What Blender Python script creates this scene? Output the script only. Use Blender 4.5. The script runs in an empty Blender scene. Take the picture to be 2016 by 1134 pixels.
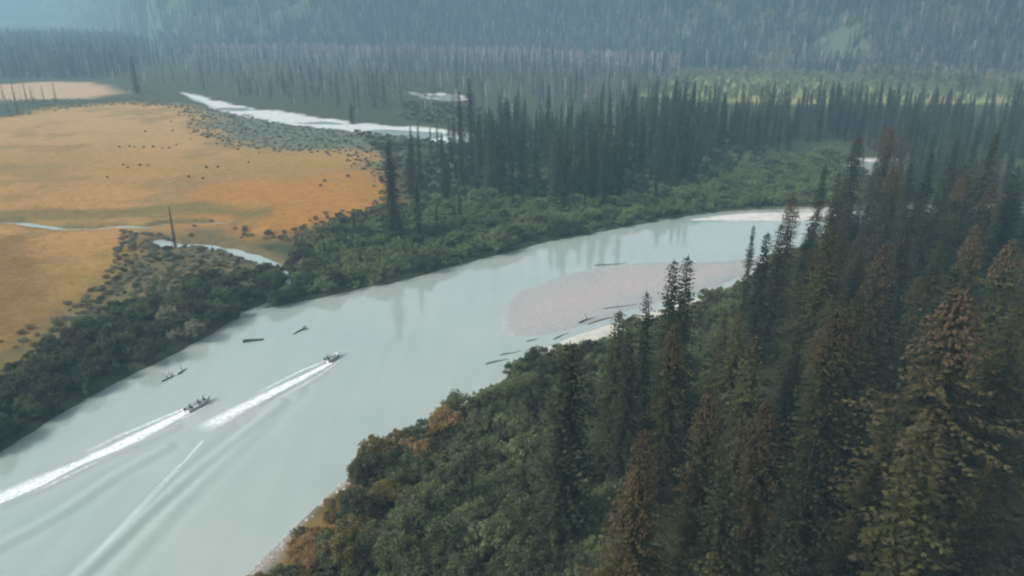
import bpy, bmesh, math, random
import numpy as np
from mathutils import Vector, Matrix

R = math.radians
rng = random.Random(7)
nrng = np.random.default_rng(11)
C = bpy.context.scene.collection
scene = bpy.context.scene

# ------------------------------------------------------------------ camera
F, H = 1500.0, 70.0                       # focal length in px of a 2016 px wide frame; metres above the river
PITCH = math.atan(567.0 / F)              # the level horizon lies on the top edge of the frame
cam_d = bpy.data.cameras.new("camera")
cam = bpy.data.objects.new("camera", cam_d)
C.objects.link(cam)
cam.location = (0, 0, H)
cam.rotation_euler = (math.pi / 2 - PITCH, 0, 0)
cam_d.sensor_width = 36.0
cam_d.lens = 36.0 * F / 2016.0
cam_d.clip_start = 0.5
cam_d.clip_end = 20000
scene.camera = cam

# ------------------------------------------------------------------ sky, sun, exposure
SUN_EL, SUN_ROT = R(36), R(-112)          # soft light from the left
world = bpy.data.worlds.new("World")
scene.world = world
world.use_nodes = True
wn, wl = world.node_tree.nodes, world.node_tree.links
bg = wn["Background"]
sky = wn.new("ShaderNodeTexSky")
sky.sky_type = 'NISHITA'
sky.sun_disc = False
sky.sun_elevation = SUN_EL
sky.sun_rotation = SUN_ROT
sky.air_density = 1.0
sky.dust_density = 5.0
sky.ozone_density = 1.0
hs = wn.new("ShaderNodeHueSaturation")    # cloud cover takes most of the blue out
hs.inputs["Saturation"].default_value = 0.22
wl.new(sky.outputs[0], hs.inputs["Color"])
wl.new(hs.outputs[0], bg.inputs[0])
bg.inputs[1].default_value = 0.135

sun_d = bpy.data.lights.new("sun", 'SUN')
sun_d.energy = 2.2
sun_d.angle = R(14)
sun_d.color = (1.0, 0.93, 0.84)
sun = bpy.data.objects.new("sun", sun_d)
C.objects.link(sun)
sd = Vector((math.sin(SUN_ROT) * math.cos(SUN_EL), math.cos(SUN_ROT) * math.cos(SUN_EL), math.sin(SUN_EL)))
sun.rotation_euler = (-sd).to_track_quat('-Z', 'Y').to_euler()

scene.view_settings.view_transform = 'Standard'
scene.view_settings.look = 'None'
scene.view_settings.gamma = 1.0
scene.view_settings.exposure = 0.64
scene.cycles.use_denoising = True
scene.cycles.filter_width = 2.2
scene.cycles.max_bounces = 6
scene.cycles.diffuse_bounces = 2
scene.cycles.glossy_bounces = 2
scene.cycles.transparent_max_bounces = 12
scene.cycles.volume_bounces = 1

# ------------------------------------------------------------------ pixel of the photograph <-> point of the ground
SP, CP = math.sin(PITCH), math.cos(PITCH)

def ground(u, v, z=0.0):
    a, b = (u - 1008.0) / F, -(v - 567.0) / F
    dx, dy, dz = a, CP + b * SP, -SP + b * CP
    t = (z - H) / dz
    return np.array((dx * t, dy * t))

def proj(x, y, z):
    dz = z - H
    fw = y * CP - dz * SP
    up = y * SP + dz * CP
    return 1008 + F * x / fw, 567 - F * up / fw

def poly(pts):
    return np.array([ground(u, v) for u, v in pts])

def inside(P, X, Y):
    r = np.zeros(X.shape, bool)
    n = len(P)
    for i in range(n):
        x1, y1 = P[i]
        x2, y2 = P[(i + 1) % n]
        if y1 == y2:
            continue
        c = ((y1 > Y) != (y2 > Y)) & (X < (x2 - x1) * (Y - y1) / (y2 - y1) + x1)
        r ^= c
    return r

def line_dist(P, X, Y, closed=False):
    d = np.full(X.shape, 1e9)
    n = len(P)
    for i in range(n if closed else n - 1):
        a, b = P[i], P[(i + 1) % n]
        ab = b - a
        L = max(ab @ ab, 1e-9)
        t = np.clip(((X - a[0]) * ab[0] + (Y - a[1]) * ab[1]) / L, 0, 1)
        d = np.minimum(d, np.hypot(X - a[0] - t * ab[0], Y - a[1] - t * ab[1]))
    return d

def sdist(P, X, Y):
    d = line_dist(P, X, Y, True)
    return np.where(inside(P, X, Y), -d, d)

def smooth(a, b, x):
    t = np.clip((x - a) / (b - a), 0, 1)
    return t * t * (3 - 2 * t)

_tab = np.random.default_rng(5).random((256, 256))
def vnoise(X, Y, s):
    x, y = np.asarray(X, float) / s + 1000.3, np.asarray(Y, float) / s + 1000.7
    xi, yi = np.floor(x).astype(int), np.floor(y).astype(int)
    fx, fy = x - xi, y - yi
    fx, fy = fx * fx * (3 - 2 * fx), fy * fy * (3 - 2 * fy)
    g = lambda i, j: _tab[(xi + i) % 256, (yi + j) % 256]
    return (g(0, 0) * (1 - fx) + g(1, 0) * fx) * (1 - fy) + (g(0, 1) * (1 - fx) + g(1, 1) * fx) * fy
def fnoise(X, Y, s, o=3):
    r = 0; a = 1; t = 0
    for k in range(o):
        r = r + a * vnoise(X + 37 * k, Y - 91 * k, s / 2 ** k); t += a; a *= .55
    return r / t - .5

# ------------------------------------------------------------------ the plan of the valley, traced on the ground
FAR_BANK = [(-700, 1230), (-300, 1040), (-100, 942), (0, 893), (100, 826), (200, 766), (300, 715), (400, 665), (460, 631), (500, 613), (560, 600),
            (650, 581), (760, 560), (850, 536), (940, 512), (1050, 481), (1150, 462), (1250, 443), (1330, 430),
            (1420, 416), (1500, 412), (1590, 414), (1680, 412), (1800, 404), (2100, 396)]
NEAR_BANK = [(2100, 430), (1800, 450), (1640, 470), (1560, 492), (1490, 530), (1430, 572), (1350, 606), (1260, 640), (1180, 676),
             (1110, 690), (1050, 712), (1000, 742), (930, 790), (860, 828), (800, 862), (740, 905), (680, 950), (620, 1000), (560, 1062),
             (500, 1120), (440, 1190), (380, 1290), (300, 1500)]
RIVER = poly(FAR_BANK + NEAR_BANK + [(-700, 1500)])
BAR = poly([(972, 625), (985, 598), (1015, 572), (1080, 547), (1170, 524), (1260, 515), (1340, 514), (1420, 512), (1480, 506), (1560, 486), (1640, 462),
            (1640, 478), (1560, 500), (1490, 536), (1420, 566), (1330, 592), (1230, 618), (1150, 645), (1080, 664), (1010, 668), (978, 655)])
FLATS = poly([(1010, 722), (1045, 690), (1090, 668), (1150, 648), (1230, 620), (1330, 592), (1420, 566), (1490, 536), (1500, 548), (1430, 582), (1360, 610), (1270, 645), (1180, 680), (1110, 698), (1050, 718)])
BEACH = poly([(1310, 437), (1400, 424), (1480, 417), (1590, 416), (1700, 412), (1700, 430), (1590, 436), (1480, 436), (1400, 436)])
FAR_RIVER = poly([(360, 184), (400, 203), (440, 222), (500, 234), (560, 246), (680, 258), (760, 270), (850, 281), (960, 292), (1100, 300),
                  (1100, 280), (960, 272), (900, 264), (820, 253), (720, 246), (600, 230), (500, 215), (430, 203), (385, 190)])
FAR_POND = poly([(812, 185), (860, 186), (905, 190), (916, 199), (880, 200), (840, 195)])
SIDE_POND = poly([(1625, 325), (1665, 318), (1760, 318), (1760, 345), (1640, 348)])
CREEK = poly([(-500, 452), (-100, 440), (0, 440), (40, 441), (75, 446), (120, 453), (190, 452), (230, 447), (290, 449), (340, 441), (440, 441)])
CREEK_WIDE = poly([(318, 478), (345, 484), (400, 483), (445, 494), (500, 510), (530, 522)])
CREEK_MOUTH = poly([(530, 522), (570, 545), (566, 575), (530, 597), (480, 618)])
MUD = poly([(340, 470), (365, 452), (430, 448), (450, 462), (440, 482), (380, 478)])
MEADOW = poly([(-1400, 760), (-500, 740), (0, 700), (130, 622), (240, 545), (300, 505), (330, 470), (430, 462), (560, 468), (640, 440), (742, 408), (748, 372),
               (690, 312), (560, 303), (430, 290), (372, 258), (355, 216), (250, 207), (130, 217), (0, 237), (-1400, 270)])
UPPER_MEADOW = poly([(-1400, 190), (0, 169), (100, 162), (180, 166), (250, 186), (180, 196), (0, 199), (-1400, 215)])
WILLOW_FLAT = poly([(352, 205), (450, 222), (600, 252), (700, 264), (800, 284), (775, 320), (748, 372), (690, 312), (560, 301), (430, 288), (372, 256)])
CREEK_STRIP = poly([(240, 460), (330, 470), (470, 505), (575, 540), (540, 580), (440, 600), (300, 640), (130, 680), (60, 700), (130, 620), (210, 560)])
GREEN_BAND = poly([(1260, 192), (1340, 155), (1600, 148), (2600, 140), (2600, 205), (1600, 210), (1400, 205)])
SEDGE_BANK = poly([(520, 1110), (570, 1045), (640, 985), (700, 955), (725, 985), (690, 1060), (600, 1125), (540, 1160)])

AZ = np.array([-90, -45, -30, -27, -24, -20, -10, 5, 15, 25, 45, 90])
FT = np.array([3500, 3500, 3200, 2300, 1500, 1200, 1090, 1000, 880, 760, 640, 600])

def terrain(X, Y):
    """height of the land and river bed"""
    r = np.hypot(X, Y)
    az = np.degrees(np.arctan2(X, Y))
    n1 = fnoise(X, Y, 9.0)
    n2 = fnoise(X, Y, 40.0)
    ragged = 2.2 * n1 * np.clip(r / 150, .5, 3)
    land = 1.0 + 0.6 * n2 + 0.25 * n1
    z = land
    sr = sdist(RIVER, X, Y) + ragged
    z = -1.4 + (z + 1.4) * smooth(-3.0, 2.0, sr)
    for P, h in ((BAR, .30), (BEACH, .35), (FLATS, .16)):
        s = sdist(P, X, Y) + ragged * .7
        z = np.maximum(z, -1.0 + (1.0 + h + .10 * n1) * smooth(3.5, -3.5, s))
    s = sdist(FAR_RIVER, X, Y) + 2.5 * ragged
    bed = -.30 + .75 * smooth(-.12, .12, fnoise(X * .55, Y + 70, 26.0))
    z = np.where(s < 6, np.minimum(z, bed + (z - bed) * smooth(-2, 5, s)), z)
    for P in (FAR_POND, SIDE_POND):
        s = sdist(P, X, Y) + 3 * ragged
        z = np.where(s < 6, np.minimum(z, -.5 + (z + .5) * smooth(-3, 4, s)), z)
    for P, w in ((CREEK, 1.15), (CREEK_WIDE, 2.7), (CREEK_MOUTH, .8)):
        s = line_dist(P, X, Y) - w * (1 + 2.2 * fnoise(X + 50, Y, 11.0))
        z = np.minimum(z, -.5 + (z + .5) * smooth(-1.0, 2.0, s))
    foot = np.interp(az, AZ, FT) + 160 * fnoise(X, Y, 300.0)
    m = np.maximum(r - foot, 0)
    rise = .50 * m * smooth(0, 120, m)
    rise = 380 * np.tanh(rise / 380) * (1 + .5 * fnoise(X, Y, 220.0) * smooth(0, 200, m))
    # the lighter spur that comes down on the right
    return z + rise

# ------------------------------------------------------------------ helpers
def tag(o, label=None, cat=None, group=None, kind=None):
    if label: o["label"] = label
    if cat: o["category"] = cat
    if group: o["group"] = group
    if kind: o["kind"] = kind
    return o

def empty(name, loc, rz=0.0, sc=(1, 1, 1)):
    o = bpy.data.objects.new(name, None)
    C.objects.link(o)
    o.location, o.rotation_euler, o.scale = loc, (0, 0, rz), sc
    o.empty_display_size = .2
    return o

def link(name, me, parent=None, coll=None):
    o = bpy.data.objects.new(name, me)
    (coll or C).objects.link(o)
    o.parent = parent
    return o

class MB:
    def __init__(s): s.v, s.f, s.y, s.k = [], [], [], 0      # y: how young (pale) the needles or leaves of each face are; k: faces before the cones
    def add(s, vs, fs):
        k = len(s.v); s.v.extend(vs); s.f.extend([tuple(i + k for i in f) for f in fs])
    def tube(s, pts, rads, n=6, cap=True):
        k = len(s.v); m = len(pts)
        for i, p in enumerate(pts):
            p = Vector(p)
            d = Vector(pts[min(i + 1, m - 1)]) - Vector(pts[max(i - 1, 0)])
            d.normalize()
            a = d.orthogonal().normalized() if abs(d.z) > .95 else d.cross(Vector((0, 0, 1))).normalized()
            b = d.cross(a)
            for j in range(n):
                t = 2 * math.pi * j / n
                s.v.append(tuple(p + (a * math.cos(t) + b * math.sin(t)) * rads[i]))
        for i in range(m - 1):
            for j in range(n):
                s.f.append((k + i * n + j, k + i * n + (j + 1) % n, k + (i + 1) * n + (j + 1) % n, k + (i + 1) * n + j))
        if cap:
            s.f.append(tuple(k + j for j in range(n))[::-1]); s.f.append(tuple(k + (m - 1) * n + j for j in range(n)))
    def box(s, c, d):
        x, y, z = c; a, b, e = d[0] / 2, d[1] / 2, d[2] / 2
        s.add([(x - a, y - b, z - e), (x + a, y - b, z - e), (x + a, y + b, z - e), (x - a, y + b, z - e),
               (x - a, y - b, z + e), (x + a, y - b, z + e), (x + a, y + b, z + e), (x - a, y + b, z + e)],
              [(3, 2, 1, 0), (4, 5, 6, 7), (0, 1, 5, 4), (1, 2, 6, 5), (2, 3, 7, 6), (3, 0, 4, 7)])
    def mesh(s, name, mat, sm=False):
        me = bpy.data.meshes.new(name)
        me.from_pydata(s.v, [], s.f)
        me.materials.append(mat)
        if s.y:
            at = me.attributes.new("young", 'FLOAT', 'FACE'); at.data.foreach_set("value", (s.y + [0.0] * len(s.f))[:len(s.f)])
        if s.k:
            me.materials.append(m_cone); me.polygons.foreach_set("material_index", [0] * s.k + [1] * (len(s.f) - s.k))
        if sm: me.polygons.foreach_set("use_smooth", [True] * len(me.polygons))
        me.update()
        return me

def nodes(name):
    m = bpy.data.materials.new(name)
    m.use_nodes = True
    nt = m.node_tree
    return m, nt.nodes, nt.links, nt.nodes["Principled BSDF"]

def mix_rgb(n, l, fac, a, b, mode='MIX'):
    m = n.new("ShaderNodeMix"); m.data_type = 'RGBA'; m.blend_type = mode
    for s, val in ((m.inputs[0], fac), (m.inputs[6], a), (m.inputs[7], b)):
        if hasattr(val, "is_output"): l.new(val, s)
        elif isinstance(val, (int, float)): s.default_value = val
        else: s.default_value = (*val, 1)
    return m.outputs[2]

def noise(n, l, scale, detail=3, coord="Object", rough=.6):
    tc = n.new("ShaderNodeTexCoord")
    t = n.new("ShaderNodeTexNoise")
    t.inputs["Scale"].default_value = scale
    t.inputs["Detail"].default_value = detail
    t.inputs["Roughness"].default_value = rough
    l.new(tc.outputs[coord], t.inputs["Vector"])
    return t.outputs[0]

def ramp(n, l, src, a, b):
    r = n.new("ShaderNodeMapRange")
    l.new(src, r.inputs[0])
    r.inputs[1].default_value, r.inputs[2].default_value = a, b
    return r.outputs[0]

def foliage(name, dark, light, tint=None, scale=.9):
    thin = .4 if name.startswith('leaves') else .12
    """needles or leaves: two greens in clumps, each plant a little different from the next"""
    m, n, l, p = nodes(name)
    f = ramp(n, l, noise(n, l, scale, 4), .36, .66)
    c = mix_rgb(n, l, f, dark, light)
    la = n.new("ShaderNodeAttribute"); la.attribute_name = "young"
    c = mix_rgb(n, l, la.outputs["Fac"], c, tuple(min(1, 1.65 * q + .010) for q in light))
    oi = n.new("ShaderNodeObjectInfo")
    if tint:
        c = mix_rgb(n, l, ramp(n, l, oi.outputs["Random"], .45, 1.15), c, tint)
    v = n.new("ShaderNodeMapRange")
    v.inputs[3].default_value, v.inputs[4].default_value = (.80, 1.2) if thin > .2 else (.65, 1.35)
    l.new(oi.outputs["Random"], v.inputs[0])
    hv = n.new("ShaderNodeHueSaturation")
    l.new(v.outputs[0], hv.inputs["Value"]); l.new(c, hv.inputs["Color"])
    l.new(hv.outputs[0], p.inputs["Base Color"])
    p.inputs["Roughness"].default_value = .85
    p.inputs["Specular IOR Level"].default_value = .15
    tl = n.new("ShaderNodeBsdfTranslucent"); l.new(hv.outputs[0], tl.inputs["Color"])
    mx = n.new("ShaderNodeMixShader"); mx.inputs[0].default_value = thin
    l.new(p.outputs[0], mx.inputs[1]); l.new(tl.outputs[0], mx.inputs[2]); l.new(mx.outputs[0], n["Material Output"].inputs[0])
    return m

def plain(name, a, b, scale=3.0, rough=.8, metal=0.0):
    m, n, l, p = nodes(name)
    l.new(mix_rgb(n, l, ramp(n, l, noise(n, l, scale, 4), .35, .65), a, b), p.inputs["Base Color"])
    p.inputs["Roughness"].default_value = rough
    p.inputs["Metallic"].default_value = metal
    return m

# ------------------------------------------------------------------ ground and water sheets (fans of quads, finer near the camera)
cols = np.radians(np.concatenate([np.arange(-84, -42, 2.0), np.arange(-42, 42.01, .12), np.arange(44, 85, 2.0)]))
rows = [3.0]
while rows[-1] < 4200:
    r0 = rows[-1]
    rows.append(r0 * (1.25 if r0 < 45 else 1.02 if r0 < 62 else 1.0055 if r0 < 600 else 1.011))
rows = np.array(rows)
RR, AA = np.meshgrid(rows, cols, indexing='ij')
GX, GY = RR * np.sin(AA), RR * np.cos(AA)

def fan_mesh(name, X, Y, Z, mat, attrs=()):
    m, k = X.shape
    me = bpy.data.meshes.new(name)
    me.vertices.add(m * k)
    me.vertices.foreach_set("co", np.stack([X, Y, Z], -1).astype(np.float32).ravel())
    idx = np.arange(m * k).reshape(m, k)
    q = np.stack([idx[:-1, :-1], idx[:-1, 1:], idx[1:, 1:], idx[1:, :-1]], -1).reshape(-1, 4)[:, ::-1]
    nq = len(q)
    me.loops.add(nq * 4); me.loops.foreach_set("vertex_index", q.ravel().astype(np.int32))
    me.polygons.add(nq)
    me.polygons.foreach_set("loop_start", np.arange(0, nq * 4, 4, dtype=np.int32))
    me.polygons.foreach_set("use_smooth", np.ones(nq, bool))
    for an, arr in attrs:
        if arr.ndim == 3:
            at = me.attributes.new(an, 'FLOAT_COLOR', 'POINT')
            at.data.foreach_set("color", np.concatenate([arr, np.ones(arr.shape[:2] + (1,))], -1).astype(np.float32).ravel())
        else:
            at = me.attributes.new(an, 'FLOAT', 'POINT')
            at.data.foreach_set("value", arr.astype(np.float32).ravel())
    me.materials.append(mat)
    me.update(calc_edges=True)
    me.validate()
    return me

GZ = terrain(GX, GY)
U, V = proj(GX, GY, np.zeros_like(GX))
n_a, n_b, n_c = fnoise(GX, GY, 60.0), fnoise(GX + 500, GY, 14.0), fnoise(GX, GY + 900, 160.0)
col = np.zeros(GX.shape + (3,))
col[:] = (.050, .058, .030)
def paint(mask, rgb):
    m = np.clip(mask, 0, 1)[..., None]
    col[:] = col * (1 - m) + np.array(rgb) * m
def zone(P, rgb, w=4.0, amp=10.0):
    paint(smooth(w, -w, sdist(P, GX, GY) + amp * n_b + amp * n_a), rgb)
zone(WILLOW_FLAT, (.118, .125, .092), 10, 16)
ms = smooth(20, -14, sdist(MEADOW, GX, GY) + 26 * n_b + 26 * n_a)
paint(ms, (.275, .163, .046))
paint(ms * smooth(.05, .22, n_a), (.27, .165, .045))                                  # olive sedge
paint(ms * smooth(-.02, -.2, n_c) * .8, (.38, .20, .075))
paint(ms * smooth(300, 480, GY) * .85, (.37, .235, .10))                                # distance haze put into the colour: meadow paler further up the flat
paint(ms * smooth(.03, .22, fnoise(GX, GY - 300, 24.0)) * .55, (.19, .135, .045))
edge = smooth(14, 0, line_dist(poly([(470, 380), (600, 385), (690, 360), (745, 400), (600, 430), (450, 440)]), GX, GY) - 12)
paint(ms * edge * .7, (.35, .155, .030))
paint(ms * smooth(9, 0, line_dist(poly([(-500, 436), (0, 428), (120, 432), (250, 425), (380, 415), (480, 425)]), GX, GY) - 3 + 14 * n_b) * .8, (.135, .115, .035))
paint(ms * smooth(8, -4, line_dist(CREEK, GX, GY) - 6 + 18 * n_b) * .75, (.17, .13, .045))
near_m = poly([(-1400, 760), (0, 692), (60, 650), (150, 560), (120, 470), (0, 462), (-1400, 470)])
zone(near_m, (.185, .105, .030), 12, 30)
paint(smooth(6, -6, sdist(near_m, GX, GY) + 10) * smooth(.0, .2, n_b), (.15, .098, .026))
paint(smooth(6, -6, sdist(near_m, GX, GY) + 8) * smooth(-.02, -.2, n_a) * .8, (.27, .135, .035))
zone(UPPER_MEADOW, (.42, .285, .185), 10, 14)
zone(CREEK_STRIP, (.13, .105, .05), 8, 16)
zone(GREEN_BAND, (.27, .27, .10), 10)
shore = smooth(5.5, 1.0, sdist(RIVER, GX, GY) + 4 * n_b)
paint(shore * .75, (.075, .075, .045))
paint(smooth(6.0, 0, sdist(BAR, GX, GY) + 3 * n_b), (.31, .325, .315))
paint(smooth(0, -14.0, sdist(BAR, GX, GY) + 10 * n_b), (.365, .33, .318))
paint(smooth(3.0, -1.0, sdist(BEACH, GX, GY) + 3 * n_b), (.56, .53, .50))
flats = poly([(930, 800), (960, 735), (1040, 690), (1130, 655), (1240, 622), (1330, 590), (1430, 560), (1490, 530), (1500, 545), (1420, 590), (1340, 622), (1230, 668), (1090, 712), (1000, 755)])
paint(smooth(1, -2, sdist(FLATS, GX, GY) + 5 * n_b), (.50, .48, .42))
zone(SEDGE_BANK, (.19, .12, .045), 2.0, 4)
rock = poly([(440, 1180), (500, 1112), (560, 1050), (620, 985), (700, 905), (740, 880), (752, 895), (700, 955), (640, 1010), (580, 1070), (520, 1140)])
paint(smooth(1.5, -1.0, sdist(rock, GX, GY) + 5 * n_b) * .8, (.27, .245, .215))
paint(smooth(4, -1, sdist(FAR_RIVER, GX, GY) + 8 * n_b), (.54, .545, .53))
paint(smooth(4, -2, sdist(FAR_POND, GX, GY) + 14 * n_b), (.42, .39, .375))
paint(smooth(5, 0, sdist(SIDE_POND, GX, GY)), (.55, .50, .48))
zone(MUD, (.13, .105, .055), 5, 14)
for P, w in ((CREEK, 2.0), (CREEK_WIDE, 4.5)):
    paint(smooth(2.5, 0, line_dist(P, GX, GY) - w + 8 * n_b) * .8, (.125, .10, .045))
azg = np.degrees(AA)
onm = smooth(0, 60, RR - np.interp(azg, AZ, FT))
paint(onm, (.06, .075, .05))
paint(onm * smooth(-.08, -.2, fnoise(GX, GY + 300, 90.0)), (.072, .09, .058))

m_ground, n, l, p = nodes("ground_cover")
at = n.new("ShaderNodeAttribute"); at.attribute_name = "col"
fine = ramp(n, l, noise(n, l, .35, 6, rough=.7), .3, .7)
sm = n.new("ShaderNodeAttribute"); sm.attribute_name = "smooth_silt"
c = mix_rgb(n, l, sm.outputs["Fac"], mix_rgb(n, l, fine, (.78, .78, .78), (1.2, 1.2, 1.2)), (1, 1, 1))
l.new(mix_rgb(n, l, 1.0, at.outputs["Color"], c, 'MULTIPLY'), p.inputs["Base Color"])
p.inputs["Roughness"].default_value = .95
p.inputs["Specular IOR Level"].default_value = .1
bp = n.new("ShaderNodeBump"); bp.inputs["Strength"].default_value = .5; bp.inputs["Distance"].default_value = .5
l.new(noise(n, l, .9, 5), bp.inputs["Height"]); l.new(bp.outputs[0], p.inputs["Normal"])
g_o = link("ground", fan_mesh("ground", GX, GY, GZ, m_ground, [("col", col), ("smooth_silt", .85 * smooth(6, 0, sdist(BAR, GX, GY)))]))
tag(g_o, "flat valley floor of orange meadow and gravel, rising into the far mountainside", "ground", kind="structure")

# water: swells left by the boats are real ridges of the sheet
WAVES = [  # polyline in photo pixels, ridge height, half width (m)
    ([(555, 790), (480, 850), (400, 915), (300, 1000), (150, 1140), (60, 1230)], .20, .85),
    ([(590, 770), (520, 830), (440, 905), (340, 1005), (215, 1140), (140, 1230)], .13, 1.1),
    ([(345, 842), (260, 880), (170, 915), (60, 970), (-80, 1030)], .14, .8),
    ([(330, 880), (230, 935), (120, 1010), (0, 1075), (-120, 1150)], .17, .9),
    ([(640, 735), (560, 780), (480, 830)], .10, .6),
]
WZ = 0.025 * fnoise(GX, GY, 7.0) * smooth(700, 300, RR) * 0
for pl, hgt, wd in WAVES:
    P = poly(pl)
    d = line_dist(P, GX, GY)
    WZ = WZ + hgt * np.exp(-(d / wd) ** 2) - .6 * hgt * np.exp(-((d - 2.0 * wd) / wd) ** 2)
m_water, n, l, p = nodes("silty_water")
base = mix_rgb(n, l, ramp(n, l, noise(n, l, .03, 3), .35, .65), (.305, .355, .328), (.345, .375, .345))
mp0 = n.new("ShaderNodeMapping"); tc0 = n.new("ShaderNodeTexCoord"); nz0 = n.new("ShaderNodeTexNoise")      # streaks of silt drawn out by the current
mp0.inputs["Rotation"].default_value = (0, 0, R(-52)); mp0.inputs["Scale"].default_value = (.30, .022, 1); nz0.inputs["Scale"].default_value = 1.0; nz0.inputs["Detail"].default_value = 5
l.new(tc0.outputs["Object"], mp0.inputs[0]); l.new(mp0.outputs[0], nz0.inputs["Vector"])
base = mix_rgb(n, l, 1.0, base, mix_rgb(n, l, ramp(n, l, nz0.outputs[0], .3, .7), (.96, .97, .96), (1.035, 1.03, 1.03)), 'MULTIPLY')
l.new(base, p.inputs["Base Color"])
p.inputs["Roughness"].default_value = .06
p.inputs["IOR"].default_value = 1.8
bp = n.new("ShaderNodeBump"); bp.inputs["Strength"].default_value = .10; bp.inputs["Distance"].default_value = .2
mp = n.new("ShaderNodeMapping"); tc = n.new("ShaderNodeTexCoord"); nz = n.new("ShaderNodeTexNoise")
mp.inputs["Scale"].default_value = (.55, .25, 1); nz.inputs["Scale"].default_value = 1.0; nz.inputs["Detail"].default_value = 3
l.new(tc.outputs["Object"], mp.inputs[0]); l.new(mp.outputs[0], nz.inputs["Vector"])
l.new(nz.outputs[0], bp.inputs["Height"]); l.new(bp.outputs[0], p.inputs["Normal"])
sel = rows < 1500
w_o = link("water", fan_mesh("water", GX[sel], GY[sel], WZ[sel], m_water))
tag(w_o, "pale grey silty river winding through the valley", "river", kind="structure")

# ------------------------------------------------------------------ plant meshes
def conifer(r, h, rad, step, per, spray, slim=.8, bare=.05, quads=3, sag=1.0):
    """one spruce: trunk and crown of drooping branches hung with needle sprays"""
    cr, tr = MB(), MB()
    lean = (r.uniform(-.012, .012) * h, r.uniform(-.012, .012) * h)
    axis = lambda z: Vector((lean[0] * (z / h) ** 2, lean[1] * (z / h) ** 2, z))
    zs = [h * k / 7 for k in range(8)]
    tr.tube([axis(z) for z in zs], [.012 * h * (1 - .93 * z / h) + .015 for z in zs], 7)
    z = bare * h
    ang = r.uniform(0, 6)
    gap = r.uniform(0, 6.28)
    while z < h * .985:
        t = z / h
        prof = min(1.0, (1 - t) ** slim * 1.05) * (.72 + .28 * min(1, t / .18))
        wob = .80 + .34 * math.sin(z * 1.3 + gap) * math.sin(z * .41 + 2 * gap)
        k = per if t < .8 else max(3, per - 2)
        for b in range(k):
            ang += 2.399 + r.uniform(-.4, .4)
            L = rad * prof * wob * r.uniform(.62, 1.2) + .16
            if r.random() < .06: L *= .45
            el = .55 * max(0, t - .55) / .45 - .42 * sag * (1 - t) * r.uniform(.6, 1.2)
            d = Vector((math.cos(ang), math.sin(ang), 0)); s = Vector((-d.y, d.x, 0))
            o = axis(z + r.uniform(-.5, .5) * step)
            ns = max(2, int(L / spray * 1.15))
            for q in range(ns):
                f = (q + .75) / (ns + .1)
                pz = math.tan(el) * L * f - .16 * L * sag * f * f + .13 * L * f ** 4
                c0 = o + d * (L * f) + Vector((0, 0, pz))
                w = spray * (.5 + .5 * min(1, prof * 2)) * (1.15 - .55 * f) * r.uniform(.75, 1.25)
                for j in range(quads):
                    side = (-1, 1, 0)[j % 3]
                    dr = (s * side * r.uniform(.7, 1.0) + d * r.uniform(.35, .95) + Vector((0, 0, r.uniform(-.75, -.10) if side else r.uniform(-.35, .25)))).normalized()
                    nrm = (Vector((0, 0, 1)) + d * r.uniform(-.5, .6) + s * r.uniform(-.7, .7)).normalized()
                    wv = dr.cross(nrm).normalized() * w * .30
                    b0 = c0 - dr * w * .25
                    tip = c0 + dr * w * .95
                    mid = c0 + dr * w * .30 - Vector((0, 0, .06 * w))
                    cr.add([b0, mid + wv, tip, mid - wv], [(0, 1, 2, 3)]); cr.y.append(min(1, max(0, f - .5) * 2.6 * r.random() ** 1.5))
        z += step * r.uniform(.75, 1.25) * (1 if t < .7 else .8)
    top = axis(h)
    for b in range(4):
        a = r.uniform(0, 6.28); d = Vector((math.cos(a), math.sin(a), 0)) * .10
        cr.add([top - Vector((0, 0, .9)) - d, top - Vector((0, 0, .6)) + d * 1.3, top + Vector((0, 0, .35)), top - Vector((0, 0, .5)) - d * 1.2], [(0, 1, 2, 3)])
    return tr, cr

def cones(m, r, h, rad, slim):
    """reddish cones crowded on the upper branches"""
    m.k = len(m.f)
    for i in range(300):
        t = 1 - .20 * r.random() ** .8
        z = h * t
        L = (rad * min(1, (1 - t) ** slim) + .15) * r.uniform(.45, 1.08)
        a = r.uniform(0, 6.283)
        c0 = Vector((L * math.cos(a), L * math.sin(a), z - .10 * L + r.uniform(-.15, .1)))
        w, q = r.uniform(.07, .11), r.uniform(.28, .50)
        out = Vector((math.cos(a), math.sin(a), 0)) * q * r.uniform(.1, .6)
        m.add([c0, c0 + Vector((w, 0, -q * .4)), c0 + Vector((0, w, -q * .4)), c0 + Vector((-w, 0, -q * .4)), c0 + Vector((0, -w, -q * .4)), c0 + Vector((0, 0, -q)) + out],
              [(0, 1, 2), (0, 2, 3), (0, 3, 4), (0, 4, 1), (5, 2, 1), (5, 3, 2), (5, 4, 3), (5, 1, 4)])

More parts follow.
